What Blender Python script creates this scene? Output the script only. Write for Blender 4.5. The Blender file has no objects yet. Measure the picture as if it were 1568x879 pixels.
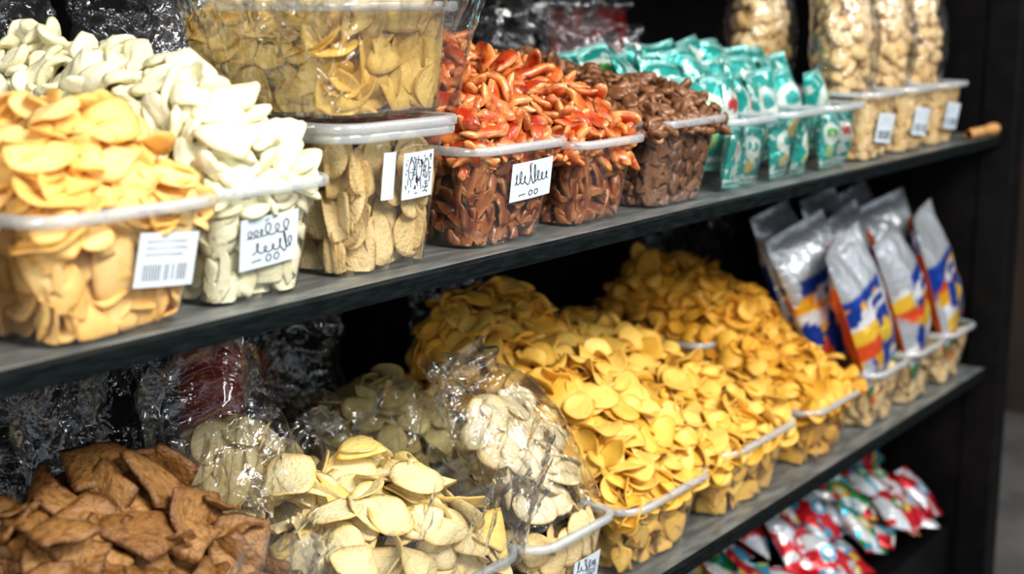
import bpy, math, random
import numpy as np
from mathutils import Matrix, Vector, noise as mnoise

rng = np.random.default_rng(7)
random.seed(7)
Z1, Z2, Z3 = 1.31, 0.768, 0.226      # shelf top heights

# ------------------------------------------------------------------ materials
def new_mat(name):
    m = bpy.data.materials.new(name); m.use_nodes = True
    nt = m.node_tree; nt.nodes.clear()
    return m, nt, nt.nodes, nt.links

def N(nodes, t, **kw):
    n = nodes.new(t)
    for k, v in kw.items(): setattr(n, k, v)
    return n

def mixrgb(nodes, links, fac, a, b, blend='MIX'):
    n = nodes.new('ShaderNodeMix'); n.data_type = 'RGBA'; n.blend_type = blend
    for sock, val in ((n.inputs[0], fac), (n.inputs[6], a), (n.inputs[7], b)):
        if isinstance(val, bpy.types.NodeSocket): links.new(val, sock)
        elif isinstance(val, (int, float)): sock.default_value = val
        else: sock.default_value = (*val[:3], 1)
    return n.outputs[2]

def math_n(nodes, links, op, a, b=0.0, clamp=False):
    n = nodes.new('ShaderNodeMath'); n.operation = op; n.use_clamp = clamp
    for i, val in enumerate((a, b)):
        if isinstance(val, bpy.types.NodeSocket): links.new(val, n.inputs[i])
        else: n.inputs[i].default_value = val
    return n.outputs[0]

def chip_mat(name, c1, c2, edge, spot, rough=0.55, nscale=90, bump=0.35, spotamt=0.5, edgeamt=0.7, spec=0.4, coat=0.0, vor=0):
    m, nt, nodes, links = new_mat(name)
    out = N(nodes, 'ShaderNodeOutputMaterial'); p = N(nodes, 'ShaderNodeBsdfPrincipled')
    links.new(p.outputs[0], out.inputs[0])
    tc = N(nodes, 'ShaderNodeTexCoord')
    ar = N(nodes, 'ShaderNodeAttribute', attribute_name='rnd'); ae = N(nodes, 'ShaderNodeAttribute', attribute_name='edge')
    col = mixrgb(nodes, links, ar.outputs['Fac'], c1, c2)
    e = math_n(nodes, links, 'POWER', ae.outputs['Fac'], 5.0)
    n1 = N(nodes, 'ShaderNodeTexNoise'); n1.inputs['Scale'].default_value = nscale * 0.6; n1.inputs['Detail'].default_value = 3
    links.new(tc.outputs['Object'], n1.inputs['Vector'])
    e2 = math_n(nodes, links, 'MULTIPLY', e, n1.outputs[0]); e3 = math_n(nodes, links, 'MULTIPLY', e2, edgeamt * 1.6, True)
    col = mixrgb(nodes, links, e3, col, edge)
    n2 = N(nodes, 'ShaderNodeTexNoise'); n2.inputs['Scale'].default_value = nscale; n2.inputs['Detail'].default_value = 4
    links.new(tc.outputs['Object'], n2.inputs['Vector'])
    mr = N(nodes, 'ShaderNodeMapRange'); mr.inputs[1].default_value = 0.5; mr.inputs[2].default_value = 0.72
    mr.inputs[3].default_value = 0; mr.inputs[4].default_value = spotamt
    links.new(n2.outputs[0], mr.inputs[0])
    col = mixrgb(nodes, links, mr.outputs[0], col, spot)
    n3 = N(nodes, 'ShaderNodeTexNoise'); n3.inputs['Scale'].default_value = nscale * 3; n3.inputs['Detail'].default_value = 4
    links.new(tc.outputs['Object'], n3.inputs['Vector'])
    hgt = math_n(nodes, links, 'ADD', n2.outputs[0], math_n(nodes, links, 'MULTIPLY', n3.outputs[0], 0.4))
    if vor:
        v = N(nodes, 'ShaderNodeTexVoronoi'); v.inputs['Scale'].default_value = vor
        links.new(tc.outputs['Object'], v.inputs['Vector'])
        hgt = math_n(nodes, links, 'ADD', hgt, math_n(nodes, links, 'MULTIPLY', v.outputs['Distance'], 0.5))
        mr2 = N(nodes, 'ShaderNodeMapRange'); mr2.inputs[1].default_value = 0.05; mr2.inputs[2].default_value = 0.32
        mr2.inputs[3].default_value = 0.5; mr2.inputs[4].default_value = 0.0
        links.new(v.outputs['Distance'], mr2.inputs[0])
        col = mixrgb(nodes, links, mr2.outputs[0], col, spot)
    b = N(nodes, 'ShaderNodeBump'); b.inputs['Strength'].default_value = bump; b.inputs['Distance'].default_value = 0.004
    links.new(hgt, b.inputs['Height']); links.new(b.outputs[0], p.inputs['Normal'])
    links.new(col, p.inputs['Base Color'])
    p.inputs['Roughness'].default_value = rough
    p.inputs['Specular IOR Level'].default_value = spec
    p.inputs['Coat Weight'].default_value = coat; p.inputs['Coat Roughness'].default_value = 0.15
    return m

def film_mat(name, tint=(0.97, 0.97, 0.97), base=0.04, gain=0.55, rough=0.1, haze=0.0, bscale=30, bstr=0.4, power=1.6):
    m, nt, nodes, links = new_mat(name)
    out = N(nodes, 'ShaderNodeOutputMaterial')
    tr = N(nodes, 'ShaderNodeBsdfTransparent'); tr.inputs[0].default_value = (*tint, 1)
    gl = N(nodes, 'ShaderNodeBsdfGlossy'); gl.inputs['Roughness'].default_value = rough; gl.inputs[0].default_value = (0.95, 0.97, 1, 1)
    lw = N(nodes, 'ShaderNodeLayerWeight'); lw.inputs[0].default_value = 0.35
    tc = N(nodes, 'ShaderNodeTexCoord')
    n = N(nodes, 'ShaderNodeTexNoise'); n.inputs['Scale'].default_value = bscale; n.inputs['Detail'].default_value = 3; n.inputs['Distortion'].default_value = 0.8
    links.new(tc.outputs['Object'], n.inputs['Vector'])
    rd = math_n(nodes, links, 'ABSOLUTE', math_n(nodes, links, 'SUBTRACT', n.outputs[0], 0.5))
    b = N(nodes, 'ShaderNodeBump'); b.inputs['Strength'].default_value = bstr; b.inputs['Distance'].default_value = 0.01
    links.new(rd, b.inputs['Height'])
    links.new(b.outputs[0], gl.inputs['Normal']); links.new(b.outputs[0], lw.inputs['Normal'])
    f = math_n(nodes, links, 'MULTIPLY', math_n(nodes, links, 'POWER', lw.outputs['Facing'], power), gain)
    f = math_n(nodes, links, 'ADD', f, base, True)
    mx = N(nodes, 'ShaderNodeMixShader'); links.new(f, mx.inputs[0]); links.new(tr.outputs[0], mx.inputs[1]); links.new(gl.outputs[0], mx.inputs[2])
    last = mx.outputs[0]
    if haze > 0:
        d = N(nodes, 'ShaderNodeBsdfDiffuse'); d.inputs[0].default_value = (0.85, 0.88, 0.9, 1)
        m2 = N(nodes, 'ShaderNodeMixShader'); m2.inputs[0].default_value = haze
        links.new(last, m2.inputs[1]); links.new(d.outputs[0], m2.inputs[2]); last = m2.outputs[0]
    links.new(last, out.inputs[0])
    return m

def solid_mat(name, c1, c2=None, rough=0.5, metallic=0.0, nscale=20, bump=0.1, spec=0.5, stretch=(1, 1, 1)):
    m, nt, nodes, links = new_mat(name)
    out = N(nodes, 'ShaderNodeOutputMaterial'); p = N(nodes, 'ShaderNodeBsdfPrincipled'); links.new(p.outputs[0], out.inputs[0])
    tc = N(nodes, 'ShaderNodeTexCoord'); mp = N(nodes, 'ShaderNodeMapping'); mp.inputs['Scale'].default_value = stretch
    links.new(tc.outputs['Object'], mp.inputs[0])
    n = N(nodes, 'ShaderNodeTexNoise'); n.inputs['Scale'].default_value = nscale; n.inputs['Detail'].default_value = 6
    links.new(mp.outputs[0], n.inputs['Vector'])
    mr = N(nodes, 'ShaderNodeMapRange'); mr.inputs[1].default_value = 0.4; mr.inputs[2].default_value = 0.65
    links.new(n.outputs[0], mr.inputs[0])
    col = mixrgb(nodes, links, mr.outputs[0], c1, c2 or c1)
    links.new(col, p.inputs['Base Color'])
    b = N(nodes, 'ShaderNodeBump'); b.inputs['Strength'].default_value = bump; b.inputs['Distance'].default_value = 0.003
    links.new(n.outputs[0], b.inputs['Height']); links.new(b.outputs[0], p.inputs['Normal'])
    p.inputs['Roughness'].default_value = rough; p.inputs['Metallic'].default_value = metallic
    p.inputs['Specular IOR Level'].default_value = spec
    return m

def foil_mat(name, metallic=0.35, rough=0.28):
    m, nt, nodes, links = new_mat(name)
    out = N(nodes, 'ShaderNodeOutputMaterial'); p = N(nodes, 'ShaderNodeBsdfPrincipled'); links.new(p.outputs[0], out.inputs[0])
    a = N(nodes, 'ShaderNodeAttribute', attribute_name='Col'); links.new(a.outputs['Color'], p.inputs['Base Color'])
    tc = N(nodes, 'ShaderNodeTexCoord')
    n = N(nodes, 'ShaderNodeTexNoise'); n.inputs['Scale'].default_value = 35; n.inputs['Detail'].default_value = 2; n.inputs['Distortion'].default_value = 1
    links.new(tc.outputs['Object'], n.inputs['Vector'])
    b = N(nodes, 'ShaderNodeBump'); b.inputs['Strength'].default_value = 0.6; b.inputs['Distance'].default_value = 0.007
    links.new(n.outputs[0], b.inputs['Height']); links.new(b.outputs[0], p.inputs['Normal'])
    p.inputs['Metallic'].default_value = metallic; p.inputs['Roughness'].default_value = rough
    return m

M = {}
M['orange'] = chip_mat('orange_chip', (0.86, 0.54, 0.17), (0.90, 0.66, 0.30), (0.72, 0.35, 0.06), (0.82, 0.44, 0.10), nscale=70, spotamt=0.4)
M['white'] = chip_mat('white_cracker', (0.76, 0.72, 0.48), (0.84, 0.81, 0.62), (0.66, 0.60, 0.34), (0.82, 0.78, 0.56), rough=0.6, nscale=140, bump=0.3, edgeamt=0.5)
M['porous'] = chip_mat('porous_round_chip', (0.66, 0.49, 0.22), (0.78, 0.62, 0.34), (0.50, 0.32, 0.11), (0.28, 0.16, 0.05), nscale=120, bump=0.4, vor=230, spotamt=0.2, edgeamt=.9)
M['yellow'] = chip_mat('yellow_folded_chip', (0.74, 0.48, 0.10), (0.82, 0.61, 0.22), (0.52, 0.28, 0.03), (0.54, 0.31, 0.05), nscale=130, bump=0.4, spotamt=0.4)
M['red'] = chip_mat('red_spicy_chip', (0.37, 0.022, 0.005), (0.62, 0.17, 0.04), (0.78, 0.44, 0.17), (0.18, 0.008, 0.003), rough=0.3, nscale=65, bump=0.5, spotamt=0.95, edgeamt=0.85, coat=0.3)
M['redin'] = chip_mat('dark_red_chip', (0.15, 0.025, 0.009), (0.34, 0.12, 0.04), (0.50, 0.24, 0.09), (0.08, 0.008, 0.003), rough=0.3, nscale=65, bump=0.5, spotamt=0.9, edgeamt=0.9, coat=0.3)  # darker red tones for the chips inside the tubs
M['brown'] = chip_mat('brown_nut', (0.10, 0.042, 0.018), (0.25, 0.12, 0.06), (0.33, 0.17, 0.09), (0.05, 0.018, 0.008), rough=0.35, nscale=90, coat=0.2)
M['gold'] = chip_mat('golden_chip', (0.77, 0.455, 0.07), (0.85, 0.60, 0.18), (0.58, 0.29, 0.03), (0.70, 0.38, 0.05), nscale=60, bump=0.3, spotamt=0.45, rough=0.45)
M['curl'] = chip_mat('amber_chip', (0.70, 0.37, 0.04), (0.80, 0.49, 0.10), (0.50, 0.22, 0.015), (0.57, 0.27, 0.025), nscale=60, bump=0.4, rough=0.45)
M['pale'] = chip_mat('pale_tortilla_chip', (0.78, 0.65, 0.33), (0.86, 0.77, 0.50), (0.62, 0.42, 0.12), (0.60, 0.43, 0.16), nscale=150, bump=0.4, vor=190, spotamt=0.3, edgeamt=.9)
M['wafer'] = chip_mat('pale_round_wafer', (0.76, 0.66, 0.42), (0.84, 0.77, 0.56), (0.62, 0.45, 0.18), (0.62, 0.47, 0.22), nscale=150, bump=0.35, vor=190, spotamt=0.25, edgeamt=.9)
M['tri'] = chip_mat('yellow_triangle_chip', (0.84, 0.62, 0.18), (0.88, 0.70, 0.28), (0.70, 0.42, 0.07), (0.66, 0.42, 0.09), nscale=150, bump=0.4, spotamt=0.4)
M['olive'] = chip_mat('olive_round_chip', (0.44, 0.37, 0.16), (0.60, 0.52, 0.26), (0.30, 0.23, 0.07), (0.30, 0.23, 0.07), nscale=90)
M['bark'] = chip_mat('brown_cracker_square', (0.26, 0.125, 0.038), (0.44, 0.24, 0.085), (0.12, 0.046, 0.011), (0.11, 0.042, 0.011), nscale=120, bump=1.0, spotamt=0.75, edgeamt=.9, spec=.6, rough=.42)
M['puff'] = chip_mat('beige_puff', (0.66, 0.47, 0.22), (0.80, 0.63, 0.37), (0.54, 0.34, 0.13), (0.52, 0.32, 0.12), nscale=110, bump=0.5)
M['film'] = film_mat('cellophane_film', base=0.07, gain=1.0, rough=0.05, haze=0.012, bscale=24, bstr=1.0, power=1.8)
M['tubplastic'] = film_mat('clear_tub_plastic', tint=(0.97, 0.97, 0.97), base=0.06, gain=0.6, rough=0.04, haze=0.012, bscale=10, bstr=0.25)
M['rim'] = film_mat('frosted_rim_plastic', tint=(0.93, 0.95, 0.96), base=0.12, gain=0.6, rough=0.15, haze=0.25, bscale=15, bstr=0.1)
M['paper'] = solid_mat('label_paper', (0.60, 0.67, 0.74), (0.54, 0.62, 0.70), rough=0.7, nscale=10)
M['ink'] = solid_mat('label_ink', (0.01, 0.012, 0.02), rough=0.5)
M['shelftop'] = solid_mat('shelf_top_paint', (0.11, 0.118, 0.115), (0.21, 0.22, 0.215), rough=0.35, nscale=14, bump=0.15, stretch=(1, 4, 4))
M['shelfedge'] = solid_mat('shelf_edge_paint', (0.002, 0.004, 0.005), (0.008, 0.013, 0.014), rough=0.5, nscale=30, bump=0.25, spec=0.2, stretch=(1, 3, 6))
M['black'] = solid_mat('black_frame_paint', (0.004, 0.004, 0.005), (0.008, 0.007, 0.007), rough=0.5, spec=0.2)
M['backwall'] = solid_mat('dark_back_board', (0.004, 0.004, 0.005), (0.008, 0.008, 0.009), rough=0.8, spec=0.15)
M['brownwall'] = solid_mat('brown_wall_paint', (0.035, 0.022, 0.016), (0.055, 0.036, 0.025), rough=0.8, nscale=3)
M['floor'] = solid_mat('concrete_floor', (0.10, 0.095, 0.09), (0.16, 0.15, 0.14), rough=0.8, nscale=5)
M['wood'] = solid_mat('pale_wood', (0.50, 0.25, 0.09), (0.62, 0.36, 0.15), rough=0.5, nscale=20, stretch=(1, 8, 8))
M['redplastic'] = solid_mat('red_plastic', (0.55, 0.015, 0.01), rough=0.35)
M['foil'] = foil_mat('printed_foil'); M['silver'] = foil_mat('silver_foil', 0.45, 0.25)

def shade_core_mat(c):  # darkened content colour, painted shade for the gaps between chips
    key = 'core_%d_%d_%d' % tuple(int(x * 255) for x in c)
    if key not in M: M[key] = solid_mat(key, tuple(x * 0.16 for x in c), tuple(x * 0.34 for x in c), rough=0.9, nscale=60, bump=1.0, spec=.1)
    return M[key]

# ------------------------------------------------------------------ object helpers
def link(o, parent=None):
    bpy.context.scene.collection.objects.link(o)
    if parent is not None: o.parent = parent
    return o

def empty(name, loc=(0, 0, 0)):
    e = bpy.data.objects.new(name, None); e.empty_display_size = 0.05
    bpy.context.scene.collection.objects.link(e)
    return e

def mesh_np(name, V, F, mat, parent=None, smooth=True, attrs=None, col=None):
    me = bpy.data.meshes.new(name)
    V = np.asarray(V, dtype=np.float32); F = np.asarray(F, dtype=np.int32)
    k = F.shape[1]
    me.vertices.add(len(V)); me.vertices.foreach_set('co', V.ravel())
    me.loops.add(F.size); me.loops.foreach_set('vertex_index', F.ravel())
    me.polygons.add(len(F)); me.polygons.foreach_set('loop_start', np.arange(0, F.size, k, dtype=np.int32))
    me.polygons.foreach_set('use_smooth', np.full(len(F), smooth, dtype=bool))
    me.update(calc_edges=True)
    if attrs:
        for n, a in attrs.items():
            at = me.attributes.new(n, 'FLOAT', 'POINT'); at.data.foreach_set('value', np.asarray(a, dtype=np.float32))
    if col is not None:
        at = me.attributes.new('Col', 'FLOAT_COLOR', 'POINT')
        c4 = np.ones((len(V), 4), dtype=np.float32); c4[:, :3] = col; at.data.foreach_set('color', c4.ravel())
    me.validate()
    if mat: me.materials.append(mat)
    return link(bpy.data.objects.new(name, me), parent)

def box(name, x0, x1, y0, y1, z0, z1, mat, parent=None, bevel=0.0, mats=None):
    V = [(x, y, z) for z in (z0, z1) for y in (y0, y1) for x in (x0, x1)]
    F = [(0, 2, 3, 1), (4, 5, 7, 6), (0, 1, 5, 4), (2, 6, 7, 3), (0, 4, 6, 2), (1, 3, 7, 5)]
    me = bpy.data.meshes.new(name); me.from_pydata(V, [], F); me.materials.append(mat)
    if mats:
        me.materials.append(mats); me.polygons[1].material_index = 1
    o = link(bpy.data.objects.new(name, me), parent)
    if bevel:
        b = o.modifiers.new('bev', 'BEVEL'); b.width = bevel; b.segments = 2
    return o

# ------------------------------------------------------------------ chip shapes
def chip_variant(kind, r):
    n = 8
    t = np.linspace(-1, 1, n + 1); u, v = np.meshgrid(t, t, indexing='ij')
    t0, t1, sx, sy, sq, out, wob, curl, sad, tw = kind_par(kind, r)
    dx = u * np.sqrt(1 - v * v / 2); dy = v * np.sqrt(1 - u * u / 2)
    x = dx * (1 - sq) + u * sq; y = dy * (1 - sq) + v * sq
    if kind == 'tri':
        y = y * (0.12 + 0.88 * (1 - (x + 1) / 2)); 
    rad = np.maximum(abs(u), abs(v)); th = np.arctan2(dy, dx)
    o = 1 + rad * out * (np.sin(2 * th + r.uniform(0, 6)) * 0.5 + np.sin(3 * th + r.uniform(0, 6)) * 0.6 + np.sin(5 * th + r.uniform(0, 6)) * 0.35)
    x = x * o * sx; y = y * o * sy
    z = sad * (x * x - y * y) + wob * (np.sin(x * 3.1 + r.uniform(0, 6)) * np.cos(y * 2.7 + r.uniform(0, 6)))
    zz = z + wob * 0.5 * np.sin(4.5 * th + r.uniform(0, 6)) * rad ** 2
    tk = t0 + t1 * np.sqrt(np.clip(1 - rad ** 2, 0, 1))
    V = []
    for s in (1, -1):
        h = zz + s * tk * 0.5
        if kind == 'nut' : h = h - s * 0.22 * np.exp(-(y / 0.18) ** 2) * (1 - rad ** 2)
        if kind == 'puffw' : h = h + s * 0.07 * np.cos(y * 9) * (1 - rad ** 2)
        if kind == 'bark' : h = h + s * 0.035 * np.sin(x * 8 + 1) * np.cos(y * 9)
        k = curl + 1e-6
        X = (1 / k - h) * np.sin(k * x) ; Zc = 1 / k - (1 / k - h) * np.cos(k * x)
        Y = y.copy()
        if tw:
            a = tw * X; Y, Zc = Y * np.cos(a) - Zc * np.sin(a), Y * np.sin(a) + Zc * np.cos(a)
        V.append(np.stack([X, Y, Zc], -1).reshape(-1, 3))
    V = np.concatenate(V); m = (n + 1) ** 2
    V[:, 2] -= V[:, 2].mean()
    g = np.arange((n + 1) * (n + 1)).reshape(n + 1, n + 1)
    a = g[:-1, :-1].ravel(); b = g[1:, :-1].ravel(); c = g[1:, 1:].ravel(); d = g[:-1, 1:].ravel()
    F = [np.stack([a, b, c, d], 1), np.stack([d, c, b, a], 1) + m]
    ring = list(g[:, 0]) + list(g[-1, 1:]) + list(g[-2::-1, -1]) + list(g[0, -2:0:-1])
    ring = np.array(ring); nx = np.roll(ring, -1)
    F.append(np.stack([nx, ring, ring + m, nx + m], 1))
    return V, np.concatenate(F), np.concatenate([rad.ravel(), rad.ravel()])

def kind_par(kind, r):
    U = r.uniform
    # t0,t1,sx,sy,sq,out,wob,curl,sad,twist
    if kind == 'round':  return (0.07, 0.03, 1, U(.9, 1), 0.0, .03, U(.01, .04), U(.1, .45), U(-.1, .12), 0)
    if kind == 'potato': return (0.055, 0.03, U(1, 1.15), U(.78, .95), 0.0, .05, U(.02, .06), U(.2, 1.1), U(-.2, .22), 0)
    if kind == 'fold':   return (0.055, 0.03, U(1, 1.25), U(.6, .85), 0.1, .06, U(.02, .06), U(.4, 1.5), U(-.15, .15), 0)
    if kind == 'square': return (0.07, 0.04, U(.95, 1.2), U(.6, .8), 0.35, .05, U(.03, .07), U(.3, 1.3), U(-.15, .18), 0)
    if kind == 'bark':   return (0.12, 0.06, U(.9, 1.15), U(.65, .9), 0.75, .07, U(.06, .11), U(.1, .9), U(-.25, .25), 0)
    if kind == 'tort':   return (0.06, 0.06, U(.9, 1.15), U(.75, 1), 0.15, .07, U(.02, .05), U(.1, .7), U(-.15, .2), 0)
    if kind == 'tri':    return (0.06, 0.05, U(1, 1.15), U(.9, 1), 0.75, .02, U(.02, .05), U(.1, .6), U(-.1, .1), 0)
    if kind == 'puffw':  return (0.14, 0.34, 1, U(.5, .72), 0.3, .07, U(.03, .07), U(.1, 1.1), U(-.2, .3), U(-.4, .4))
    if kind == 'chili':  return (0.05, 0.38, 1, U(.25, .42), 0.1, .10, U(.03, .08), U(.1, 1.1), 0, U(-1, 1))
    if kind == 'nut':    return (0.08, 0.75, 1, U(.6, .75), 0.0, .05, U(.02, .06), U(.1, .6), 0, 0)
    if kind == 'puff':   return (0.10, 0.90, 1, U(.6, .85), 0.1, .08, U(.04, .1), U(.1, 1.0), 0, 0)

VAR = {}
def variants(kind):
    if kind not in VAR:
        r = np.random.default_rng(sum(map(ord, kind)))
        VAR[kind] = [chip_variant(kind, r) for _ in range(14)]
    return VAR[kind]

def rand_unit(): 
    v = rng.normal(size=3); return v / np.linalg.norm(v)

def assemble(kind, items):
    vs = variants(kind); Vs, Fs, E, R = [], [], [], []; off = 0
    for pos, nrm, size in items:
        V, F, e = vs[rng.integers(len(vs))]
        nrm = nrm / (np.linalg.norm(nrm) + 1e-9)
        nrm2 = -nrm if rng.random() < 0.4 else nrm
        t = np.cross(nrm2, rand_unit()); t /= np.linalg.norm(t) + 1e-9
        b = np.cross(nrm2, t)
        Mx = np.stack([t, b, nrm2], 1) * size
        Vs.append(V @ Mx.T + pos); Fs.append(F + off); off += len(V); E.append(e); R.append(np.full(len(V), rng.random()))
    return np.concatenate(Vs), np.concatenate(Fs), np.concatenate(E), np.concatenate(R)

def poisson(sampler, dmin, tries):
    cell = {}; pts = []
    for _ in range(tries):
        s = sampler(); p = s[0]
        k = tuple(np.floor(p / dmin).astype(int)); ok = True
        for i in (-1, 0, 1):
            for j in (-1, 0, 1):
                for l in (-1, 0, 1):
                    for q in cell.get((k[0] + i, k[1] + j, k[2] + l), ()):
                        if (q[0]-p[0])**2 + (q[1]-p[1])**2 + (q[2]-p[2])**2 < dmin * dmin: ok = False; break
                    if not ok: break
                if not ok: break
            if not ok: break
        if ok: cell.setdefault(k, []).append(p); pts.append(s)
    return pts

UP = np.array([0, 0, 1.0])
def pile(parent, name, kind, mat, size, x0, x1, y0, y1, zr, zm, zt, ramp, side=0.08, tilt=0.4, dens=0.8, corecol=(0.5, 0.3, 0.1), tries=5000, namp=0.02, up=0.4, inset=.012, extra=None):
    sd = rng.uniform(0, 50)
    x0 += inset; x1 -= inset; y0 += inset; zr -= .006
    def H(x, y):
        d = min(y - y0, x - x0, x1 - x, y1 - y)
        t = min(max(d / side, 0), 1); f = t * (2 - t)
        n = mnoise.noise(Vector((x * 11 + sd, y * 11, sd))) * namp + mnoise.noise(Vector((x * 32 + sd, y * 32, sd))) * namp * .35
        return zr + ((zm - zr) + (zt - zm) * min(max((y - y0) / ramp, 0), 1) + n) * f
    def nrm(x, y):
        e = 0.008
        n = np.array([-(H(x + e, y) - H(x - e, y)) / (2 * e), -(H(x, y + e) - H(x, y - e)) / (2 * e), 1.0])
        return n / np.linalg.norm(n)
    def samp():
        x = rng.uniform(x0, x1); y = rng.uniform(y0, y1)
        if rng.random() < 0.45:
            w = rng.random()
            if w < .45: x = x0 + rng.random() ** 2 * side
            elif w < .85: y = y0 + rng.random() ** 2 * side
            else: x = x1 - rng.random() ** 2 * side
        return (np.array([x, y, H(x, y)]), x, y)
    items = []; ex = []
    for layer, off in ((0, -0.50), (1, -.14), (2, 0.22)):
        pts = poisson(samp, size * dens * (.9, 1.05, 1.35)[layer], tries)
        for p, x, y in pts:
            n = nrm(x, y); nn = n * (1 - up) + UP * up; nn /= np.linalg.norm(nn)
            nn = nn + tilt * rand_unit() * rng.uniform(0.2, 1.4)
            s = size * rng.uniform(0.78, 1.14)
            q = p + n * size * (off + rng.uniform(-.12, .12))
            m = size * 0.6
            q[0] = min(max(q[0], x0 + m), x1 - m); q[1] = max(q[1], y0 + m)
            if extra and layer == 2 and rng.random() < extra[2]: ex.append((q, nn, s))
            else: items.append((q, nn, s))
    V, F, E, R = assemble(kind, items)
    mesh_np(name, V, F, mat, parent, attrs={'edge': E, 'rnd': R})
    if ex:
        V, F, E, R = assemble(extra[0], ex); mesh_np(name + '_mixed', V, F, extra[1], parent, attrs={'edge': E, 'rnd': R})
    nx, ny = 26, 26
    xs = np.linspace(x0 + .012, x1 - .012, nx); ys = np.linspace(y0 + .012, y1 - .008, ny)
    C = np.array([(x, y, H(x, y) - size * 0.75) for x in xs for y in ys]); g = np.arange(nx * ny).reshape(nx, ny)
    Fc = np.stack([g[:-1, :-1].ravel(), g[1:, :-1].ravel(), g[1:, 1:].ravel(), g[:-1, 1:].ravel()], 1)
    mesh_np(name + '_core', C, Fc, shade_core_mat(corecol), parent)
    return H

# ------------------------------------------------------------------ tubs
def rrect(w, d, r, n=6):
    pts = []
    for cx, cy, a0 in ((w/2-r, d/2-r, 0), (-w/2+r, d/2-r, 90), (-w/2+r, -d/2+r, 180), (w/2-r, -d/2+r, 270)):
        for i in range(n + 1):
            a = math.radians(a0 + 90 * i / n); pts.append((cx + r * math.cos(a), cy + r * math.sin(a)))
    return np.array(pts)

def loft(rings, closed_prof=False):
    V = []; k = None
    for w, d, r, z in rings:
        p = rrect(w, d, r); k = len(p)
        V.append(np.column_stack([p, np.full(k, z)]))
    V = np.concatenate(V); F = []
    m = len(rings)
    for i in range(m if closed_prof else m - 1):
        a = i * k; b = ((i + 1) % m) * k
        for j in range(k):
            j2 = (j + 1) % k; F.append((a + j, a + j2, b + j2, b + j))
    return V, np.array(F), k

TAPER = 0.80
def tub(parent, x0, x1, y0, y1, z0, h, lid=False, taper=TAPER):
    cx, cy = (x0 + x1) / 2, (y0 + y1) / 2; w, d = x1 - x0, y1 - y0
    wt, dt = w - 0.02, d - 0.02; wb, db = wt * taper, dt * taper
    r = min(w, d) * 0.16
    rings = [(wb * .2, db * .2, min(wb, db) * .08, .004), (wb - .03, db - .03, r * .7, .004), (wb - .02, db - .02, r * .8, 0.0), (wb - .008, db - .008, r, .001), (wb, db, r, .006)]
    for i in range(1, 7):
        t = i / 6
        rings.append((wb + (wt - .006 - wb) * t, db + (dt - .006 - db) * t, r, .006 + (h - .018) * t))
    rings += [(wt, dt, r, h - .010), (wt, dt, r, h)]
    V, F, k = loft(rings); V += np.array([cx, cy, z0])
    mesh_np('tub_body', V, F, M['tubplastic'], parent)
    def rim(zz, nm, e=0.0):
        pr = [(wt - .002, dt - .002, r, zz - .001), (wt + .006, dt + .006, r + .003, zz - .003), (wt + .014 + e, dt + .014 + e, r + .006, zz - .008), (wt + .019 + e, dt + .019 + e, r + .008, zz - .007),
              (wt + .020 + e, dt + .020 + e, r + .008, zz), (wt + .016 + e, dt + .016 + e, r + .007, zz + .003), (wt + .002, dt + .002, r, zz + .003)]
        V, F, k = loft(pr, True); V += np.array([cx, cy, z0])
        mesh_np(nm, V, F, M['rim'], parent)
    rim(h, 'tub_rim')
    if lid:
        rim(h + .010, 'lid_rim', .004)
        rr = [(wt * .1, dt * .1, r * .3, h + .009), (wt - .02, dt - .02, r, h + .009), (wt, dt, r, h + .012)]
        V, F, k = loft(rr); V += np.array([cx, cy, z0]); mesh_np('lid_panel', V, F, M['tubplastic'], parent)
    return dict(cx=cx, cy=cy, z0=z0, h=h, wt=wt, dt=dt, wb=wb, db=db, r=r, y0=y0)

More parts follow.
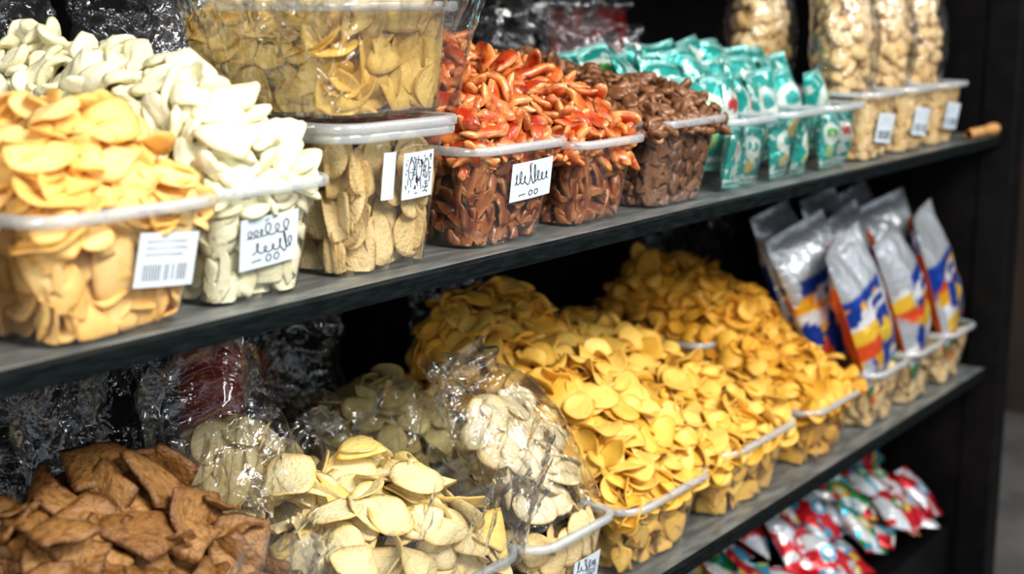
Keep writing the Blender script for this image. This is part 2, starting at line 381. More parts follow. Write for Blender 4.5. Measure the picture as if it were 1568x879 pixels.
def fill(parent, T, name, kind, mat, size, level, corecol, tilt=0.9, dens=0.85, tries=2500, flat=1.0, ins2=((.15, .5), (.6, 1.0)), nz=.35):
    def half(z):
        t = np.clip(z / T['h'], 0, 1)
        return (T['wb'] + (T['wt'] - T['wb']) * t) / 2 - .003, (T['db'] + (T['dt'] - T['db']) * t) / 2 - .003
    items = []
    for rep, (i0, i1) in enumerate(ins2):
        def samp():
            z = rng.uniform(size * .3, level); hw, hd = half(z); w = rng.random(); ins = size * rng.uniform(i0, i1)
            if w < .4: x, y, n = rng.uniform(-hw, hw), -hd + ins, (0, -flat, nz)
            elif w < .75: x, y, n = -hw + ins, rng.uniform(-hd, hd), (-flat, 0, nz)
            elif w < .9: x, y, n = hw - ins, rng.uniform(-hd, hd), (flat, 0, nz)
            else: x, y, n = rng.uniform(-hw, hw), hd - ins, (0, flat, nz)
            return (np.array([x, y, z]), np.array(n, float))
        for p, n in poisson(samp, size * dens * (1 if rep == 0 else .8), tries):
            items.append((p, n + tilt * rand_unit() * rng.uniform(.3, 1.3), size * rng.uniform(.8, 1.05)))
    V, F, E, R = assemble(kind, items)
    V[:, 2] = np.clip(V[:, 2], .004, None)
    zc = np.clip(V[:, 2] / T['h'], 0, 1)
    hw = (T['wb'] + (T['wt'] - T['wb']) * zc) / 2 - .0025; hd = (T['db'] + (T['dt'] - T['db']) * zc) / 2 - .0025
    r = T['r']; ax = np.abs(V[:, 0]); ay = np.abs(V[:, 1])
    def squeeze(a, lim): 
        k = size * .35; o = a - (lim - k)
        return np.where(o > 0, (lim - k) + k * (1 - np.exp(-np.maximum(o, 0) / k)), a)
    ax = squeeze(ax, hw); ay = squeeze(ay, hd)
    qx = ax - (hw - r); qy = ay - (hd - r); L = np.hypot(np.maximum(qx, 0), np.maximum(qy, 0))
    s = np.where((L > r) & (qx > 0) & (qy > 0), r / np.maximum(L, 1e-6), 1)
    ax = np.where(qx > 0, (hw - r) + qx * s, ax); ay = np.where(qy > 0, (hd - r) + qy * s, ay)
    V[:, 0] = np.sign(V[:, 0]) * ax; V[:, 1] = np.sign(V[:, 1]) * ay
    V += np.array([T['cx'], T['cy'], T['z0']])
    mesh_np(name, V, F, mat, parent, attrs={'edge': E, 'rnd': R})
    ins = size * 2.2
    t = level / T['h']; lw = T['wb'] + (T['wt'] - T['wb']) * t; ld = T['db'] + (T['dt'] - T['db']) * t
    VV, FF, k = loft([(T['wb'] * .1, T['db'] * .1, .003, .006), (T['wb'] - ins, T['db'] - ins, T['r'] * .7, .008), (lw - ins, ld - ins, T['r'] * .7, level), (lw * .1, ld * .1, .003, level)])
    VV += np.array([T['cx'], T['cy'], T['z0']]); mesh_np(name + '_core', VV, FF, shade_core_mat(corecol), parent)

def label(parent, T, xa, xb, zc, hgt, style='script', roll=0.0, seed=1):
    r = random.Random(seed)
    w = xb - xa; xc = (xa + xb) / 2
    t = zc / T['h']; hd = (T['db'] + (T['dt'] - T['db']) * t) / 2
    ang = math.atan(((T['dt'] - T['db']) / 2) / T['h'])
    Mx = Matrix.Translation((xc, T['cy'] - hd - .0025, T['z0'] + zc)) @ Matrix.Rotation(ang, 4, 'X') @ Matrix.Rotation(roll, 4, 'Y')
    V = []; n = 8
    for s in (0, 1):
        for i in range(n + 1):
            for j in (0, 1):
                u = -1 + 2 * i / n; V.append(Mx @ Vector((u * w / 2, s * .0006 - .0012 * math.cos(u * 1.5) + .0006, (j - .5) * hgt)))
    V = np.array([tuple(v) for v in V]); F = []; m = 2 * (n + 1)
    for i in range(n):
        a = 2 * i; F += [(a, a + 2, a + 3, a + 1), (m + a, m + a + 1, m + a + 3, m + a + 2), (a, m + a, m + a + 2, a + 2), (a + 1, a + 3, m + a + 3, m + a + 1)]
    F += [(0, 1, m + 1, m), (m - 2, 2 * m - 2, 2 * m - 1, m - 1)]
    mesh_np('label', V, np.array(F), M['paper'], parent, smooth=False)
    if style == 'blank': return
    cu = bpy.data.curves.new('label_writing', 'CURVE'); cu.dimensions = '3D'; cu.bevel_depth = 0.0004 if style != 'script' else 0.0005; cu.bevel_resolution = 1
    def stroke(pts):
        sp = cu.splines.new('POLY'); sp.points.add(len(pts) - 1)
        for i, (x, z) in enumerate(pts):
            u = x / (w / 2); v = Mx @ Vector((x, -.0012 * math.cos(u * 1.5) + .0003, z)); sp.points[i].co = (*v, 1)
    if style == 'script':
        tall = hgt / w > .62
        for (xs, xe, zc0, amp) in (((-.40, .34, .20, .17), (-.30, .40, -.14, .15)) if tall else ((-.42, .42, .06, .24),)):
            pts = []; nl = 6 if tall else 8; x = xs; A = amp; K = 16
            hs = [r.choice((.6, .8, 1.0, 1.2, 1.6)) for _ in range(nl)]; wd = [r.uniform(.6, 1.4) for _ in range(nl)]; tot = sum(wd)
            for i in range(nl):
                sw = (xe - xs) * wd[i] / tot; loop = r.choice((.3, .4, .55)) * sw
                for q in range(K):
                    p = q / K * 2 * math.pi
                    pts.append(((x + sw * q / K + loop * math.sin(p)) * w, (zc0 + A * hs[i] * (1 - math.cos(p)) * .7 - A * .5 + (-.15 * math.sin(p) if hs[i] == 1.2 else 0)) * hgt))
                x += sw
            stroke(pts)
        for cxx in (-.02, .12):
            stroke([((cxx + .045 * math.cos(a / 8 * 6.28)) * w, (-.34 + .07 * math.sin(a / 8 * 6.28)) * hgt) for a in range(9)])
        stroke([(-.1 * w, .40 * hgt), (-.04 * w, .44 * hgt)]); stroke([(-.3 * w, -.36 * hgt), (-.15 * w, -.34 * hgt)])
    elif style == 'block':
        for i in range(90):
            x = r.uniform(-.42, .4) * w; z = r.uniform(-.42, .40) * hgt; L = r.uniform(.03, .14)
            if r.random() < .4: stroke([(x, z), (min(x + L * w, .42 * w), z)])
            else: stroke([(x, z), (x, min(z + L * hgt, .42 * hgt))])
        for k in range(3):
            xx = (-.25 + .25 * k) * w
            stroke([(xx + .09 * w * math.cos(a / 10 * 6.28), (.12 + .22 * math.sin(a / 10 * 6.28)) * hgt) for a in range(11)])
    elif style == 'bars':
        for i in range(18):
            x = (-.38 + .76 * i / 17) * w; 
            if r.random() < .75: stroke([(x, -.38 * hgt), (x, -.08 * hgt)])
        for k in range(3): stroke([(-.38 * w, (.1 + .12 * k) * hgt), (r.uniform(.1, .38) * w, (.1 + .12 * k) * hgt)])
    cu.materials.append(M['ink']); link(bpy.data.objects.new('label_writing', cu), parent)

# ------------------------------------------------------------------ bags, packets, film
def ridge(p, s, seed):
    return 1 - 2 * abs(mnoise.noise(Vector((p[0] * s + seed, p[1] * s, p[2] * s))))

def bag(parent, name, Mx, w, h, d, fillv=0.65, kind='tort', mat=None, size=.03, seed=1, nchips=60, corecol=(.5, .35, .15), neck=0.55, film=None, flop=1.0, flat=False, dens=.85, tilt=.6):
    nu, nv = 60, 60; V = []
    def prof(v):
        if v < fillv:
            t = v / fillv; dd = d * (math.sin(min(t * 1.15 + .12, 1.3) * math.pi / 2) ** .7) * (1 - .35 * t * t); ww = w * (.86 + .14 * math.sin(t * math.pi))
            if flat: ww = w
        else:
            t = (v - fillv) / (1 - fillv); dd = d * .65 * (1 - t) ** 1.3 + .002; ww = w * (1 - (1 - neck) * math.sin(t * math.pi * .5)) 
            if not flat: ww += w * .12 * t * t
        return ww / 2, dd / 2
    for i in range(nv + 1):
        v = i / nv; hw, hd = prof(v)
        for j in range(nu):
            a = 2 * math.pi * j / nu; ca, sa = math.cos(a), math.sin(a)
            e = .55 if flat else .8
            x = hw * math.copysign(abs(ca) ** e, ca); y = hd * math.copysign(abs(sa) ** .8, sa); z = v * h
            amp = .005 + (.025 if v > fillv else 0) * (v - fillv) * 2
            if flat: amp = .005 + .006 * v
            rr = ridge((x, y, z * .35), 26, seed) * amp + ridge((x, y, z), 60, seed + 9) * .003 + .003
            x += rr * ca * (.4 if flat else 1); y += rr * sa * 1.2
            if v > fillv * .8: 
                k = (v - fillv * .8)
                z += .03 * mnoise.noise(Vector((x * 14, seed, y * 14))) * k * 2.5 * flop * (.4 if flat else 1)
                y += (.10 * k * mnoise.noise(Vector((x * 14, seed * 3, z * 10))) + .04 * k * ridge((x, 0, z), 34, seed)) * flop
            V.append(tuple(Mx @ Vector((x, y, z))))
    F = []
    for i in range(nv):
        for j in range(nu):
            j2 = (j + 1) % nu; F.append((i * nu + j, i * nu + j2, (i + 1) * nu + j2, (i + 1) * nu + j))
    mesh_np(name + '_film', np.array(V), np.array(F), film or M['film'], parent)
    if mat is not None:
        R3 = np.array(Mx.to_3x3()); T3 = np.array(Mx.translation); items = []
        for rep, (k0, k1) in enumerate(((.45, .65), (.72, .92))):
            def samp():
                v = rng.uniform(.08, fillv * .95); hw, hd = prof(v); hw -= size * .5; hd = max(hd - size * .3, .004)
                a = rng.uniform(0, 2 * math.pi) if rng.random() < .3 else rng.uniform(math.pi, 2 * math.pi); k = rng.uniform(k0, k1)
                return (np.array([hw * k * math.cos(a), hd * k * math.sin(a), v * h]), np.array([math.cos(a) * .6, math.sin(a), .3]))
            for p, n in poisson(samp, size * dens, nchips * 15): items.append((p, n + tilt * rand_unit(), size * rng.uniform(.85, 1.1)))
        Vc, Fc, E, R = assemble(kind, items)
        Vc = Vc @ R3.T + T3
        mesh_np(name + '_contents', Vc, Fc, mat, parent, attrs={'edge': E, 'rnd': R})
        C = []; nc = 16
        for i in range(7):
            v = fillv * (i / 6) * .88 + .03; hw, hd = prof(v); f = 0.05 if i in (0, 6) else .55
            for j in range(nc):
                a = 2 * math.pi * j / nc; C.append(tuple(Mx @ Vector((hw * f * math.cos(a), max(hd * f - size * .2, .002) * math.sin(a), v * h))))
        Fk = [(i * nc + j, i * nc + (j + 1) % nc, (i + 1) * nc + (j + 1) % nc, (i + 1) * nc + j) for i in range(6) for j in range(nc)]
        mesh_np(name + '_core', np.array(C), np.array(Fk), shade_core_mat(corecol), parent)

def liner(parent, name, x0, x1, y0, y1, z0, h, flare=.03, seed=1, sides='all', amp=.02, film=None):
    cx, cy = (x0 + x1) / 2, (y0 + y1) / 2; w, d = x1 - x0, y1 - y0
    nv = 20; base = rrect(w, d, min(w, d) * .2, 12)
    P = np.vstack([base, base[:1]]); seg = np.hypot(*np.diff(P, axis=0).T); cum = np.concatenate([[0], np.cumsum(seg)]); nu = 180
    ss = np.linspace(0, cum[-1], nu, endpoint=False); base = np.column_stack([np.interp(ss, cum, P[:, 0]), np.interp(ss, cum, P[:, 1])]); V = []
    for i in range(nv + 1):
        t = i / nv
        for j in range(nu):
            bx, by = base[j]; L = math.hypot(bx, by); nx, ny = bx / L, by / L
            hh = h * (1 + .6 * mnoise.noise(Vector((bx * 13, by * 13, seed))) + .15 * ridge((bx, by, 0), 40, seed))
            if sides == 'back' and by < 0: hh *= max(.12, 1 + by / (d / 2))
            if sides == 'left' and bx > 0: hh *= max(.15, 1 - bx / (w / 2))
            fl = flare * t ** 1.4 * (1 + mnoise.noise(Vector((bx * 12, by * 12, seed + 5))))
            rr = amp * t * ridge((bx, by, t * .03), 32, seed) + amp * .4 * t * ridge((bx, by, t * .06), 85, seed + 3)
            V.append((cx + bx + nx * (fl + rr), cy + by + ny * (fl + rr), z0 + hh * t - .02 * t * t * mnoise.noise(Vector((bx * 20, by * 20, 7)))))
    F = [(i * nu + j, i * nu + (j + 1) % nu, (i + 1) * nu + (j + 1) % nu, (i + 1) * nu + j) for i in range(nv) for j in range(nu)]
    mesh_np(name, np.array(V), np.array(F), film or M['film'], parent)

def packet(parent, name, Mx, w, h, d, paint, mat, seed=1):
    n, m = 30, 40; Vs = []; Cs = []
    for s in (-1, 1):
        for i in range(m + 1):
            v = i / m
            for j in range(n + 1):
                u = -1 + 2 * j / n
                ev = min(v, 1 - v)
                dd = d / 2 * (max(1 - abs(u) ** 3, 0) ** .6) * min(max((ev - .05) / .3, 0), 1) ** .6
                x = u * w / 2 * (1 - .10 * math.sin(v * math.pi)); z = v * h
                cr = mnoise.noise(Vector((x * 28 + seed, z * 20, s * 3))) * .0055 * (dd > 0) + (.0018 * math.sin(u * 40) if ev < .06 else 0)
                y = s * dd + (s * cr if dd > .002 else cr * .5) + .012 * math.sin(u * 2 + seed) * v
                Vs.append(tuple(Mx @ Vector((x, y, z)))); Cs.append(paint(u, v, seed) if s < 0 else paint(-u, v, seed + 1))
    k = (n + 1) * (m + 1); F = []
    for s in (0, 1):
        for i in range(m):
            for j in range(n):
                a = s * k + i * (n + 1) + j; q = (a, a + 1, a + n + 2, a + n + 1); F.append(q if s == 0 else q[::-1])
    mesh_np(name, np.array(Vs), np.array(F), mat, parent, col=np.array(Cs))

def ell(u, v, cu, cv, ru, rv): return ((u - cu) / ru) ** 2 + ((v - cv) / rv) ** 2 < 1
def p_teal(u, v, s):
    s = int(s)
    c = (.02, .30, .265)
    if v > .93 or v < .06: return (.20, .45, .42)
    if ell(u, v, .0, .62, .72, .2): c = (.62, .68, .62)
    if ell(u, v, .1, .64, .42, .09): c = ((.10, .36, .08), (.46, .05, .06), (.05, .32, .30))[s % 3]
    if ell(u, v, -.2, .3, .45, .11): c = ((.33, .5, .2), (.62, .65, .60), (.55, .42, .15))[s % 3]
    if abs(v - .12) < .03: c = (.6, .7, .68)
    if mnoise.noise(Vector((u * 4 + s, v * 9, s))) > .28: c = (.52, .62, .58)
    return c
def p_silver(u, v, s):
    s = int(s); c = (.46, .49, .53)
    n = mnoise.noise(Vector((u * 2.5 + s, v * 5, s * 2.3)))
    if .14 < v < .68 and abs(u - .3 * math.sin(v * 5 + s)) < .78: c = (.015, .06, .34)
    if .16 < v < .64 and n > .10: c = ((.80, .42, .03), (.72, .10, .03), (.85, .55, .06), (.80, .80, .82))[(s + int(v * 10)) % 4]
    if ell(u, v, .0, .56, .62, .055): c = (.82, .82, .84)
    if ell(u, v, .1, .56, .4, .025): c = (.015, .05, .3)
    if ell(u, v, .1, .36, .38, .07): c = ((.85, .45, .04), (.75, .10, .04), (.85, .60, .08))[s % 3]
    if .02 < v < .12: c = ((.75, .45, .05), (.65, .10, .03), (.08, .25, .08))[s % 3]
    if s % 3 == 0 and v < .78 and u > .35 + .25 * math.sin(v * 9): c = (.82, .16, .02)
    return c
def p_red(u, v, s):
    s = int(s); A = ((.50, .012, .02), (.50, .015, .03), (.62, .66, .70), (.42, .010, .015), (.02, .20, .06), (.50, .02, .03))[s % 6]
    B = ((.62, .67, .72), (.60, .64, .70), (.55, .02, .03), (.04, .28, .42), (.70, .73, .72), (.62, .66, .70))[s % 6]
    c = A
    if math.sin(u * 2.6 + v * 5.5 + s) > .3: c = B
    if mnoise.noise(Vector((u * 2 + s, v * 5, s))) > .25: c = ((.05, .35, .5), (.6, .6, .62), (.5, .02, .02), (.6, .5, .1))[s % 4]
    if ell(u, v, .1, .5, .45, .13): c = ((.1, .40, .6), (.6, .03, .04), (.05, .3, .1), (.75, .75, .75), (.7, .55, .1), (.10, .35, .55))[s % 6]
    if ell(u, v, .1, .5, .2, .06): c = (.8, .8, .8)
    return c

def TRS(x, y, z, rx=0, ry=0, rz=0):
    return Matrix.Translation((x, y, z)) @ Matrix.Rotation(rz, 4, 'Z') @ Matrix.Rotation(rx, 4, 'X') @ Matrix.Rotation(ry, 4, 'Y')

# ------------------------------------------------------------------ structure
for z in (Z1, Z2, Z3, 1.92):  # topmost board is out of view, added to darken the back
    o = box('shelf_board', -.449, 3.249, .985, 1.60, z - .021, z, M['shelfedge'], None, .002, M['shelftop'])
    box('shelf_lip', -.449, 3.249, .978, .986, z - .022, z - .002, M['shelfedge'], o, .0015)
box('shelf_frame_post', 3.25, 3.33, .955, 1.03, 0, 2.3, M['black'], None, .003)
box('shelf_frame_post', -.53, -.45, .955, 1.03, 0, 2.3, M['black'], None, .003)
box('side_panel', 3.26, 3.29, 1.03, 1.64, 0, 2.3, M['black'])
box('side_panel', -.50, -.47, 1.03, 1.64, 0, 2.3, M['black'])
box('shelf_back_board', -.47, 3.26, 1.605, 1.635, 0, 2.3, M['backwall'])
box('shelf_divider', 1.74, 1.80, 1.52, 1.60, Z2, Z1 - .022, M['black'])
box('floor', -4, 7, -4, 3.2, -.05, 0, M['floor'])
box('wall_back', -4, 7, 3.0, 3.1, 0, 3.2, M['brownwall'])
box('wall_right', 5.6, 5.7, -1.2, 3.0, 0, 3.2, M['brownwall'])
def dowel():
    prof = [(0, .009), (.02, .011), (.10, .011), (.115, .008), (.125, .011), (.16, .014), (.18, .014), (.19, .010), (.195, .002)]
    V = []; n = 16
    for x, r in prof:
        for j in range(n):
            a = 2 * math.pi * j / n; V.append((3.053 + x, 1.0 + r * math.cos(a) - .005, Z1 + .0145 + r * math.sin(a)))
    F = [(i * n + j, i * n + (j + 1) % n, (i + 1) * n + (j + 1) % n, (i + 1) * n + j) for i in range(len(prof) - 1) for j in range(n)]
    mesh_np('wooden_rolling_pin', np.array(V), np.array(F), M['wood'])
dowel()

# ------------------------------------------------------------------ upper row
E = empty('orange_chip_tub')
T = tub(E, .455, .675, .965, 1.18, Z1, .117); fill(E, T, 'chips_in_tub', 'square', M['orange'], .03, .105, (.6, .35, .12), tries=1500)
E = empty('orange_chip_tub')
T = tub(E, .69, .905, .965, 1.18, Z1, .117)
fill(E, T, 'chips_in_tub', 'square', M['orange'], .031, .105, (.6, .33, .1), dens=1.0)
pile(E, 'chip_pile', 'square', M['orange'], .027, .695, .905, .97, 1.20, Z1 + .115, Z1 + .182, Z1 + .212, .2, side=.10, corecol=(.9, .45, .1), tilt=.5, dens=.8)
label(E, T, .80, .868, .066, .05, 'bars', roll=.10, seed=3)

E = empty('white_cracker_tub')
T = tub(E, .895, 1.072, .985, 1.19, Z1, .117)
fill(E, T, 'crackers_in_tub', 'puffw', M['white'], .026, .105, (.7, .62, .42), dens=.95)
T2b = tub(E, .87, 1.07, 1.21, 1.42, Z1, .14)
pile(E, 'cracker_pile', 'puffw', M['white'], .0255, .895, 1.072, .985, 1.43, Z1 + .115, Z1 + .185, Z1 + .258, .36, side=.075, corecol=(.6, .5, .3), tilt=1.0, dens=.95, tries=7000, inset=.012)
label(E, T, .942, 1.02, .062, .052, 'script', roll=-.05, seed=2)

E = empty('porous_chip_tub')
T = tub(E, 1.078, 1.284, .985, 1.19, Z1, .155, lid=True)
fill(E, T, 'chips_in_tub', 'round', M['porous'], .029, .130, (.42, .28, .12), tilt=.45, dens=1.35, ins2=((.25, .45), (.6, .9), (1.0, 1.2)), nz=.1)
label(E, T, 1.182, 1.233, .105, .052, 'block', roll=-.03, seed=5)
label(E, T, 1.148, 1.168, .108, .052, 'blank', roll=0)

E = empty('yellow_chip_tub')
T = tub(E, 1.070, 1.286, .98, 1.21, Z1 + .172, .118, taper=.92)
fill(E, T, 'chips_in_tub', 'fold', M['yellow'], .038, .11, (.55, .36, .10), dens=.9, tilt=1.0)
pile(E, 'chip_pile', 'fold', M['yellow'], .037, 1.07, 1.27, 1.0, 1.21, Z1 + .268, Z1 + .290, Z1 + .30, .2, side=.05, corecol=(.5, .32, .08), tilt=.8, dens=.8)
liner(E, 'film_wrap', 1.072, 1.284, .983, 1.212, Z1 + .255, .10, flare=.045, seed=4, amp=.025)
liner(E, 'film_wrap_side', 1.068, 1.288, .978, 1.215, Z1 + .175, .125, flare=.014, seed=14, amp=.014)

E = empty('red_chili_chip_tub')
T = tub(E, 1.30, 1.511, .985, 1.19, Z1, .123)
fill(E, T, 'chips_in_tub', 'chili', M['redin'], .03, .112, (.12, .02, .01), dens=.7)
pile(E, 'chip_pile', 'chili', M['red'], .031, 1.300, 1.512, .985, 1.36, Z1 + .12, Z1 + .175, Z1 + .240, .27, side=.07, corecol=(.22, .02, .01), tilt=.75, dens=.65, tries=6000)
label(E, T, 1.385, 1.47, .078, .048, 'script', roll=-.04, seed=4)
E = empty('red_chili_chip_tub')
T = tub(E, 1.52, 1.70, .985, 1.19, Z1, .113)
fill(E, T, 'chips_in_tub', 'chili', M['redin'], .03, .105, (.15, .03, .02), dens=.7)
pile(E, 'chip_pile', 'chili', M['red'], .031, 1.505, 1.70, .985, 1.36, Z1 + .11, Z1 + .16, Z1 + .235, .27, side=.07, corecol=(.22, .02, .01), tilt=.75, dens=.65, tries=6000)

E = empty('brown_nut_tub')
T = tub(E, 1.725, 1.942, .985, 1.20, Z1, .125)
fill(E, T, 'nuts_in_tub', 'nut', M['brown'], .016, .118, (.12, .05, .03), dens=1.2, tries=3500)
pile(E, 'nut_pile', 'nut', M['brown'], .017, 1.715, 1.945, .985, 1.36, Z1 + .12, Z1 + .155, Z1 + .20, .27, side=.07, corecol=(.10, .04, .02), tilt=1.0, dens=1.1, tries=7000, inset=.006)

k = 0
for x0, x1 in ((1.955, 2.115), (2.13, 2.30), (2.315, 2.477)):
    E = empty('teal_snack_packet_tub')
    T = tub(E, x0, x1, .985, 1.17, Z1, .114)
    cx = (x0 + x1) / 2
    for yy, zz, rx in ((1.02, .006, .05), (1.065, .03, -.15), (1.11, .055, -.30), (1.16, .075, -.40), (1.23, .09, -.45)):
        low = yy < 1.03
        for dx in ((-.028, .028) if low else (-.036, .036)):
            k += 1
            packet(E, 'snack_packet', TRS(cx + dx, yy + (k % 3) * .004, Z1 + zz, rx + rng.uniform(-.1, .1), rng.uniform(-.25, .2) * (.4 if low else 1), rng.uniform(-.3, .3) * (0 if low else 1)), .062 if low else .105, .095 if low else .15, .024 if low else .04, p_teal, M['foil'], seed=k)

for x0, x1 in ((2.495, 2.665), (2.685, 2.855), (2.87, 3.035)):
    E = empty('puff_snack_bag_tub'); k += 1
    T = tub(E, x0, x1, .985, 1.16, Z1, .128)
    fill(E, T, 'puffs_in_tub', 'puff', M['puff'], .018, .11, (.4, .25, .12), dens=1.2, tries=1500)
    cx = (x0 + x1) / 2
    bag(E, 'puff_bag', TRS(cx, 1.075, Z1 + .10, -.08, 0, 0), .145, .36, .12, fillv=.60, kind='puff', mat=M['puff'], size=.020, seed=k, nchips=90, corecol=(.5, .3, .15), dens=1.1)
    label(E, T, cx - .03, cx + .05, .06, .055, 'bars', roll=.1, seed=k)
E = empty('puff_snack_bag_tub')
tub(E, 2.50, 2.70, 1.19, 1.38, Z1, .128)
bag(E, 'puff_bag', TRS(2.62, 1.27, Z1 + .11, -.08, 0, 0), .16, .36, .13, fillv=.62, kind='puff', mat=M['puff'], size=.021, seed=44, nchips=90, corecol=(.5, .3, .15), dens=1.1)

for i, (x, y, z, w, h) in enumerate(((1.02, 1.50, .10, .24, .30), (1.30, 1.40, .0, .20, .36), (1.28, 1.51, .12, .22, .30), (1.62, 1.49, .05, .25, .31), (1.85, 1.49, .03, .22, .30), (2.05, 1.48, .0, .2, .28), (2.28, 1.48, .0, .22, .30), (2.2, 1.36, .0, .2, .24))):
    E = empty('crumpled_plastic_bag'); bag(E, 'bag', TRS(x, y, Z1 + .002, -.02, 0, rng.uniform(-.3, .3)), w, h + z * .3, .1, fillv=.35, seed=20 + i, neck=.7)
for i, x in enumerate((2.36, 2.5)):
    E = empty('red_snack_bag'); packet(E, 'bag', TRS(x, 1.56, Z1 + .001, -.03, 0, 0), .13, .28, .05, lambda u, v, s: (.22, .008, .008) if v > .3 else (.1, .1, .12), M['foil'], seed=90 + i)

# ------------------------------------------------------------------ middle row
E = empty('brown_cracker_tub')
T = tub(E, .70, 1.0, .985, 1.25, Z2, .235, taper=.85)
fill(E, T, 'crackers_in_tub', 'bark', M['bark'], .037, .22, (.2, .08, .02), tries=1500)
pile(E, 'cracker_pile', 'bark', M['bark'], .036, .695, 1.02, .985, 1.25, Z2 + .232, Z2 + .300, Z2 + .352, .2, side=.09, corecol=(.16, .06, .02), tilt=.9, dens=1.1, namp=.035)
liner(E, 'film_wrap', .69, 1.01, 1.0, 1.28, Z2 + .23, .21, flare=.03, seed=6, sides='back', amp=.035)
liner(E, 'film_wrap_front', .685, 1.025, .975, 1.27, Z2 + .22, .085, flare=.01, seed=26, amp=.022)
E = empty('pale_chip_tub')
T = tub(E, .45, .68, .985, 1.20, Z2, .26, taper=.85); fill(E, T, 'chips_in_tub', 'tort', M['pale'], .035, .24, (.5, .4, .2), tries=1000)

E = empty('pale_tortilla_chip_tub')
T = tub(E, 1.07, 1.412, .985, 1.26, Z2, .148)
fill(E, T, 'chips_in_tub', 'tort', M['pale'], .036, .14, (.5, .38, .16), tries=2000, dens=1.2)
pile(E, 'chip_pile', 'tort', M['pale'], .036, 1.07, 1.405, .985, 1.25, Z2 + .145, Z2 + .228, Z2 + .268, .2, side=.09, corecol=(.6, .45, .18), tilt=.65, dens=1.1, extra=('tri', M['tri'], .28), namp=.03)
liner(E, 'film_wrap', 1.06, 1.42, .975, 1.27, Z2 + .145, .13, flare=.012, seed=8, amp=.026)

E = empty('pale_round_chip_bag_tub')
T = tub(E, 1.43, 1.637, .985, 1.21, Z2, .132)
fill(E, T, 'chips_in_tub', 'round', M['porous'], .028, .12, (.35, .25, .12), dens=1.4, tilt=.6)
label(E, T, 1.535, 1.60, .06, .045, 'script', seed=6)
bag(E, 'chip_bag', TRS(1.55, 1.03, Z2 + .135, -.66, .02, .12), .195, .275, .085, fillv=.70, kind='round', mat=M['wafer'], size=.030, seed=3, nchips=90, corecol=(.6, .45, .2), neck=.96, flat=True, dens=1.15, tilt=.4)

E = empty('pale_chip_bag_tub')
T = tub(E, 1.08, 1.34, 1.28, 1.48, Z2, .13); fill(E, T, 'chips_in_tub', 'round', M['pale'], .03, .12, (.4, .3, .12), tries=800)
pile(E, 'chip_pile', 'round', M['pale'], .03, 1.09, 1.40, 1.27, 1.48, Z2 + .13, Z2 + .205, Z2 + .235, .1, side=.07, corecol=(.4, .3, .12), tilt=.7, dens=1.0)
bag(E, 'chip_bag', TRS(1.175, 1.25, Z2 + .17, -.12, -.22, -.3), .17, .28, .09, fillv=.55, kind='round', mat=M['pale'], size=.028, seed=12, nchips=50, corecol=(.5, .4, .18), neck=.9, flat=True, dens=1.1, tilt=.5)
E = empty('olive_chip_tub')
T = tub(E, 1.44, 1.70, 1.27, 1.47, Z2, .15); fill(E, T, 'chips_in_tub', 'round', M['olive'], .03, .14, (.3, .24, .1), tries=800)
pile(E, 'chip_pile', 'round', M['olive'], .03, 1.43, 1.71, 1.26, 1.48, Z2 + .15, Z2 + .225, Z2 + .26, .15, side=.07, corecol=(.25, .2, .08), tilt=.6, dens=1.0)
liner(E, 'film_wrap', 1.42, 1.70, 1.30, 1.50, Z2 + .17, .12, flare=.0, seed=18, sides='left', amp=.03)
for i, (x, y, w, h) in enumerate(((.80, 1.42, .25, .38), (.98, 1.44, .25, .40), (1.55, 1.53, .2, .40), (1.95, 1.53, .22, .42), (2.68, 1.52, .25, .45), (2.92, 1.52, .25, .43))):
    E = empty('crumpled_plastic_bag'); bag(E, 'bag', TRS(x, y, Z2 + .002, -.01, 0, rng.uniform(-.3, .3)), w, h, .10, fillv=.5, seed=60 + i, neck=.7)
E = empty('red_canister')
prof = [(.002, 0), (.045, 0), (.05, .006), (.05, .30), (.046, .31), (.053, .312), (.053, .335), (.048, .342), (.002, .342)]
V = [(1.385 + r * math.cos(2 * math.pi * j / 32), 1.545 + r * math.sin(2 * math.pi * j / 32), Z2 + z) for r, z in prof for j in range(32)]
F = [(i * 32 + j, i * 32 + (j + 1) % 32, (i + 1) * 32 + (j + 1) % 32, (i + 1) * 32 + j) for i in range(len(prof) - 1) for j in range(32)]
mesh_np('canister_body', np.array(V), np.array(F), M['redplastic'], E)

E = empty('golden_chip_tub')
T = tub(E, 1.66, 1.925, .985, 1.22, Z2, .115); fill(E, T, 'chips_in_tub', 'potato', M['gold'], .03, .106, (.5, .26, .03), dens=1.25)
tub(E, 1.66, 1.925, 1.24, 1.46, Z2, .2)
pile(E, 'chip_pile', 'potato', M['gold'], .030, 1.660, 2.00, .985, 1.47, Z2 + .112, Z2 + .172, Z2 + .358, .38, side=.09, corecol=(.7, .3, .02), tilt=.7, dens=.95, tries=8000, namp=.03)
E = empty('golden_chip_tub')
T = tub(E, 1.955, 2.242, .985, 1.22, Z2, .122); fill(E, T, 'chips_in_tub', 'potato', M['gold'], .03, .113, (.5, .26, .03), tries=2000, dens=1.25)
tub(E, 1.955, 2.242, 1.24, 1.46, Z2, .2)
pile(E, 'chip_pile', 'potato', M['gold'], .030, 1.94, 2.24, .985, 1.47, Z2 + .12, Z2 + .160, Z2 + .290, .42, side=.09, corecol=(.7, .3, .02), tilt=.7, dens=.95, tries=8000, namp=.03)
E = empty('amber_chip_tub')
T = tub(E, 2.29, 2.53, .985, 1.20, Z2, .113); fill(E, T, 'chips_in_tub', 'potato', M['curl'], .029, .105, (.5, .24, .03), tries=1800, dens=1.25)
tub(E, 2.31, 2.55, 1.22, 1.46, Z2, .2)
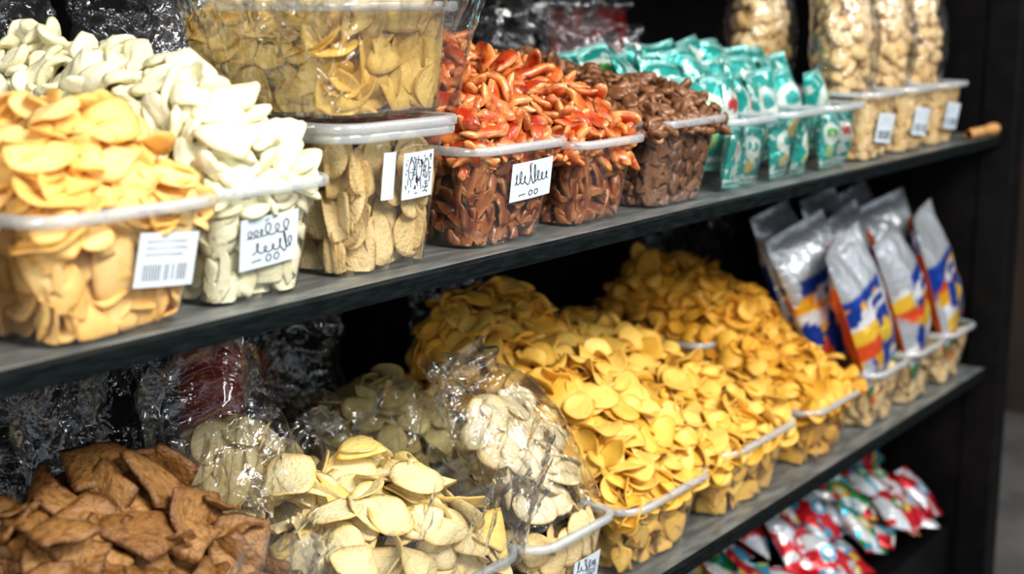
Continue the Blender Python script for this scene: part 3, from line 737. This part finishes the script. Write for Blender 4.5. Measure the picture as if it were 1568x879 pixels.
pile(E, 'chip_pile', 'fold', M['curl'], .028, 2.29, 2.56, .985, 1.24, Z2 + .112, Z2 + .15, Z2 + .225, .24, side=.08, corecol=(.6, .25, .02), tilt=.7, dens=.85, tries=5000)
pile(E, 'chip_pile_back', 'fold', M['curl'], .028, 2.33, 2.66, 1.16, 1.50, Z2 + .18, Z2 + .22, Z2 + .325, .24, side=.08, corecol=(.6, .25, .02), tilt=.7, dens=.85, tries=5000)

for i, (x0, x1) in enumerate(((2.585, 2.775), (2.795, 2.985), (3.005, 3.19))):
    E = empty('silver_snack_bag_tub')
    T = tub(E, x0, x1, .985, 1.18, Z2, .12)
    fill(E, T, 'chips_in_tub', 'potato', M['puff'], .028, .10, (.35, .25, .15), tries=700, dens=1.2)
    cx = (x0 + x1) / 2
    for j, (dx, y, z, rx, ry) in enumerate(((.02, 1.015, .08, -.25, -.28), (.0, 1.09, .10, -.28, -.22), (.02, 1.17, .12, -.30, -.15))):
        packet(E, 'snack_bag', TRS(cx + dx, y, Z2 + z, rx, ry + rng.uniform(-.08, .08), rng.uniform(-.25, .15)), .19, .32, .075, p_silver, M['silver'], seed=i * 3 + j + 2)

# ------------------------------------------------------------------ bottom shelf
E = empty('snack_packet_heap')
k = 0
for x in np.arange(1.9, 3.16, .078):
    for y in (1.03, 1.10, 1.18, 1.27, 1.37):
        k += 1
        z = Z3 + .18 + (y - 1.0) * .65 + .04 * math.sin(x * 5) + rng.uniform(-.02, .02)
        packet(E, 'snack_packet', TRS(min(x + rng.uniform(-.02, .02), 3.12), y, z, -1.0 + rng.uniform(-.35, .35), rng.uniform(-.9, .9), rng.uniform(-.5, .5)), .10, .14, .035, p_red, M['foil'], seed=k + int(x * 3))
box('packet_crate', 1.88, 3.2, 1.03, 1.5, Z3 + .001, Z3 + .16, M['black'], E, .004)

# ------------------------------------------------------------------ light
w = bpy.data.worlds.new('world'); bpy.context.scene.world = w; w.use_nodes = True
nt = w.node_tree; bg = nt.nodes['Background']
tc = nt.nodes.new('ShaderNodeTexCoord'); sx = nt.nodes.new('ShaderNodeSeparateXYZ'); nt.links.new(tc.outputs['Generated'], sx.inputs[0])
ns = nt.nodes.new('ShaderNodeTexNoise'); ns.inputs['Scale'].default_value = 5.0; nt.links.new(tc.outputs['Generated'], ns.inputs['Vector'])  # invented bright and dark patches, for reflections in film and tubs
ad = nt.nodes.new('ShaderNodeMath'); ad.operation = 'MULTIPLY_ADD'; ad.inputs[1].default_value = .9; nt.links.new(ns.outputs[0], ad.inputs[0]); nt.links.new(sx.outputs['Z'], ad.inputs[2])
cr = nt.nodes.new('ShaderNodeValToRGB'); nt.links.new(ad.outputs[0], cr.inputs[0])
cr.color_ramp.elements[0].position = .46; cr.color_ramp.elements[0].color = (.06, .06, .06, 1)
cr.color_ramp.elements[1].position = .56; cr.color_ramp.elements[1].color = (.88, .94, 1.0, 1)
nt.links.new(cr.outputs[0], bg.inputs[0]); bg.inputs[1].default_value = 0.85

def area(name, loc, target, sx, sy, power, col):
    L = bpy.data.lights.new(name, 'AREA'); L.shape = 'RECTANGLE'; L.size = sx; L.size_y = sy; L.energy = power; L.color = col
    o = bpy.data.objects.new(name, L); o.location = loc
    o.rotation_euler = (Vector(target) - Vector(loc)).to_track_quat('-Z', 'Y').to_euler(); bpy.context.scene.collection.objects.link(o)
area('daylight_softbox', (0.7, -1.2, 3.2), (1.7, 1.15, 1.0), 1.5, .9, 122, (1.0, 0.955, 0.88))  # added softbox above the front, standing in for soft daylight
area('side_fill', (-1.8, -0.3, 2.1), (1.2, 1.2, 1.0), .8, 1.2, 34, (1.0, 0.97, 0.93))  # added fill lamp from the left, with no actual source behind it
area('highlight_lamp', (3.2, -0.8, 3.0), (2.6, 1.1, 1.1), 0.6, 0.6, 20, (1.0, 0.95, 0.88))  # extra lamp added for highlights on the plastic, not a shop fixture

cam = bpy.data.cameras.new('camera'); co = bpy.data.objects.new('camera', cam); bpy.context.scene.collection.objects.link(co)
cam.lens = 50; cam.sensor_width = 36; cam.clip_start = .01
co.location = (0, 0, 1.6); co.rotation_euler = (math.radians(90 - 11.27), 0, math.radians(-54.2))
cam.dof.use_dof = True; cam.dof.focus_distance = 1.70; cam.dof.aperture_fstop = 3.2
bpy.context.scene.camera = co
bpy.context.scene.view_settings.view_transform = 'Standard'
try:
    bpy.context.scene.view_settings.look = 'Medium High Contrast'
except Exception: pass
print('verts', sum(len(o.data.vertices) for o in bpy.data.objects if o.type == 'MESH'))
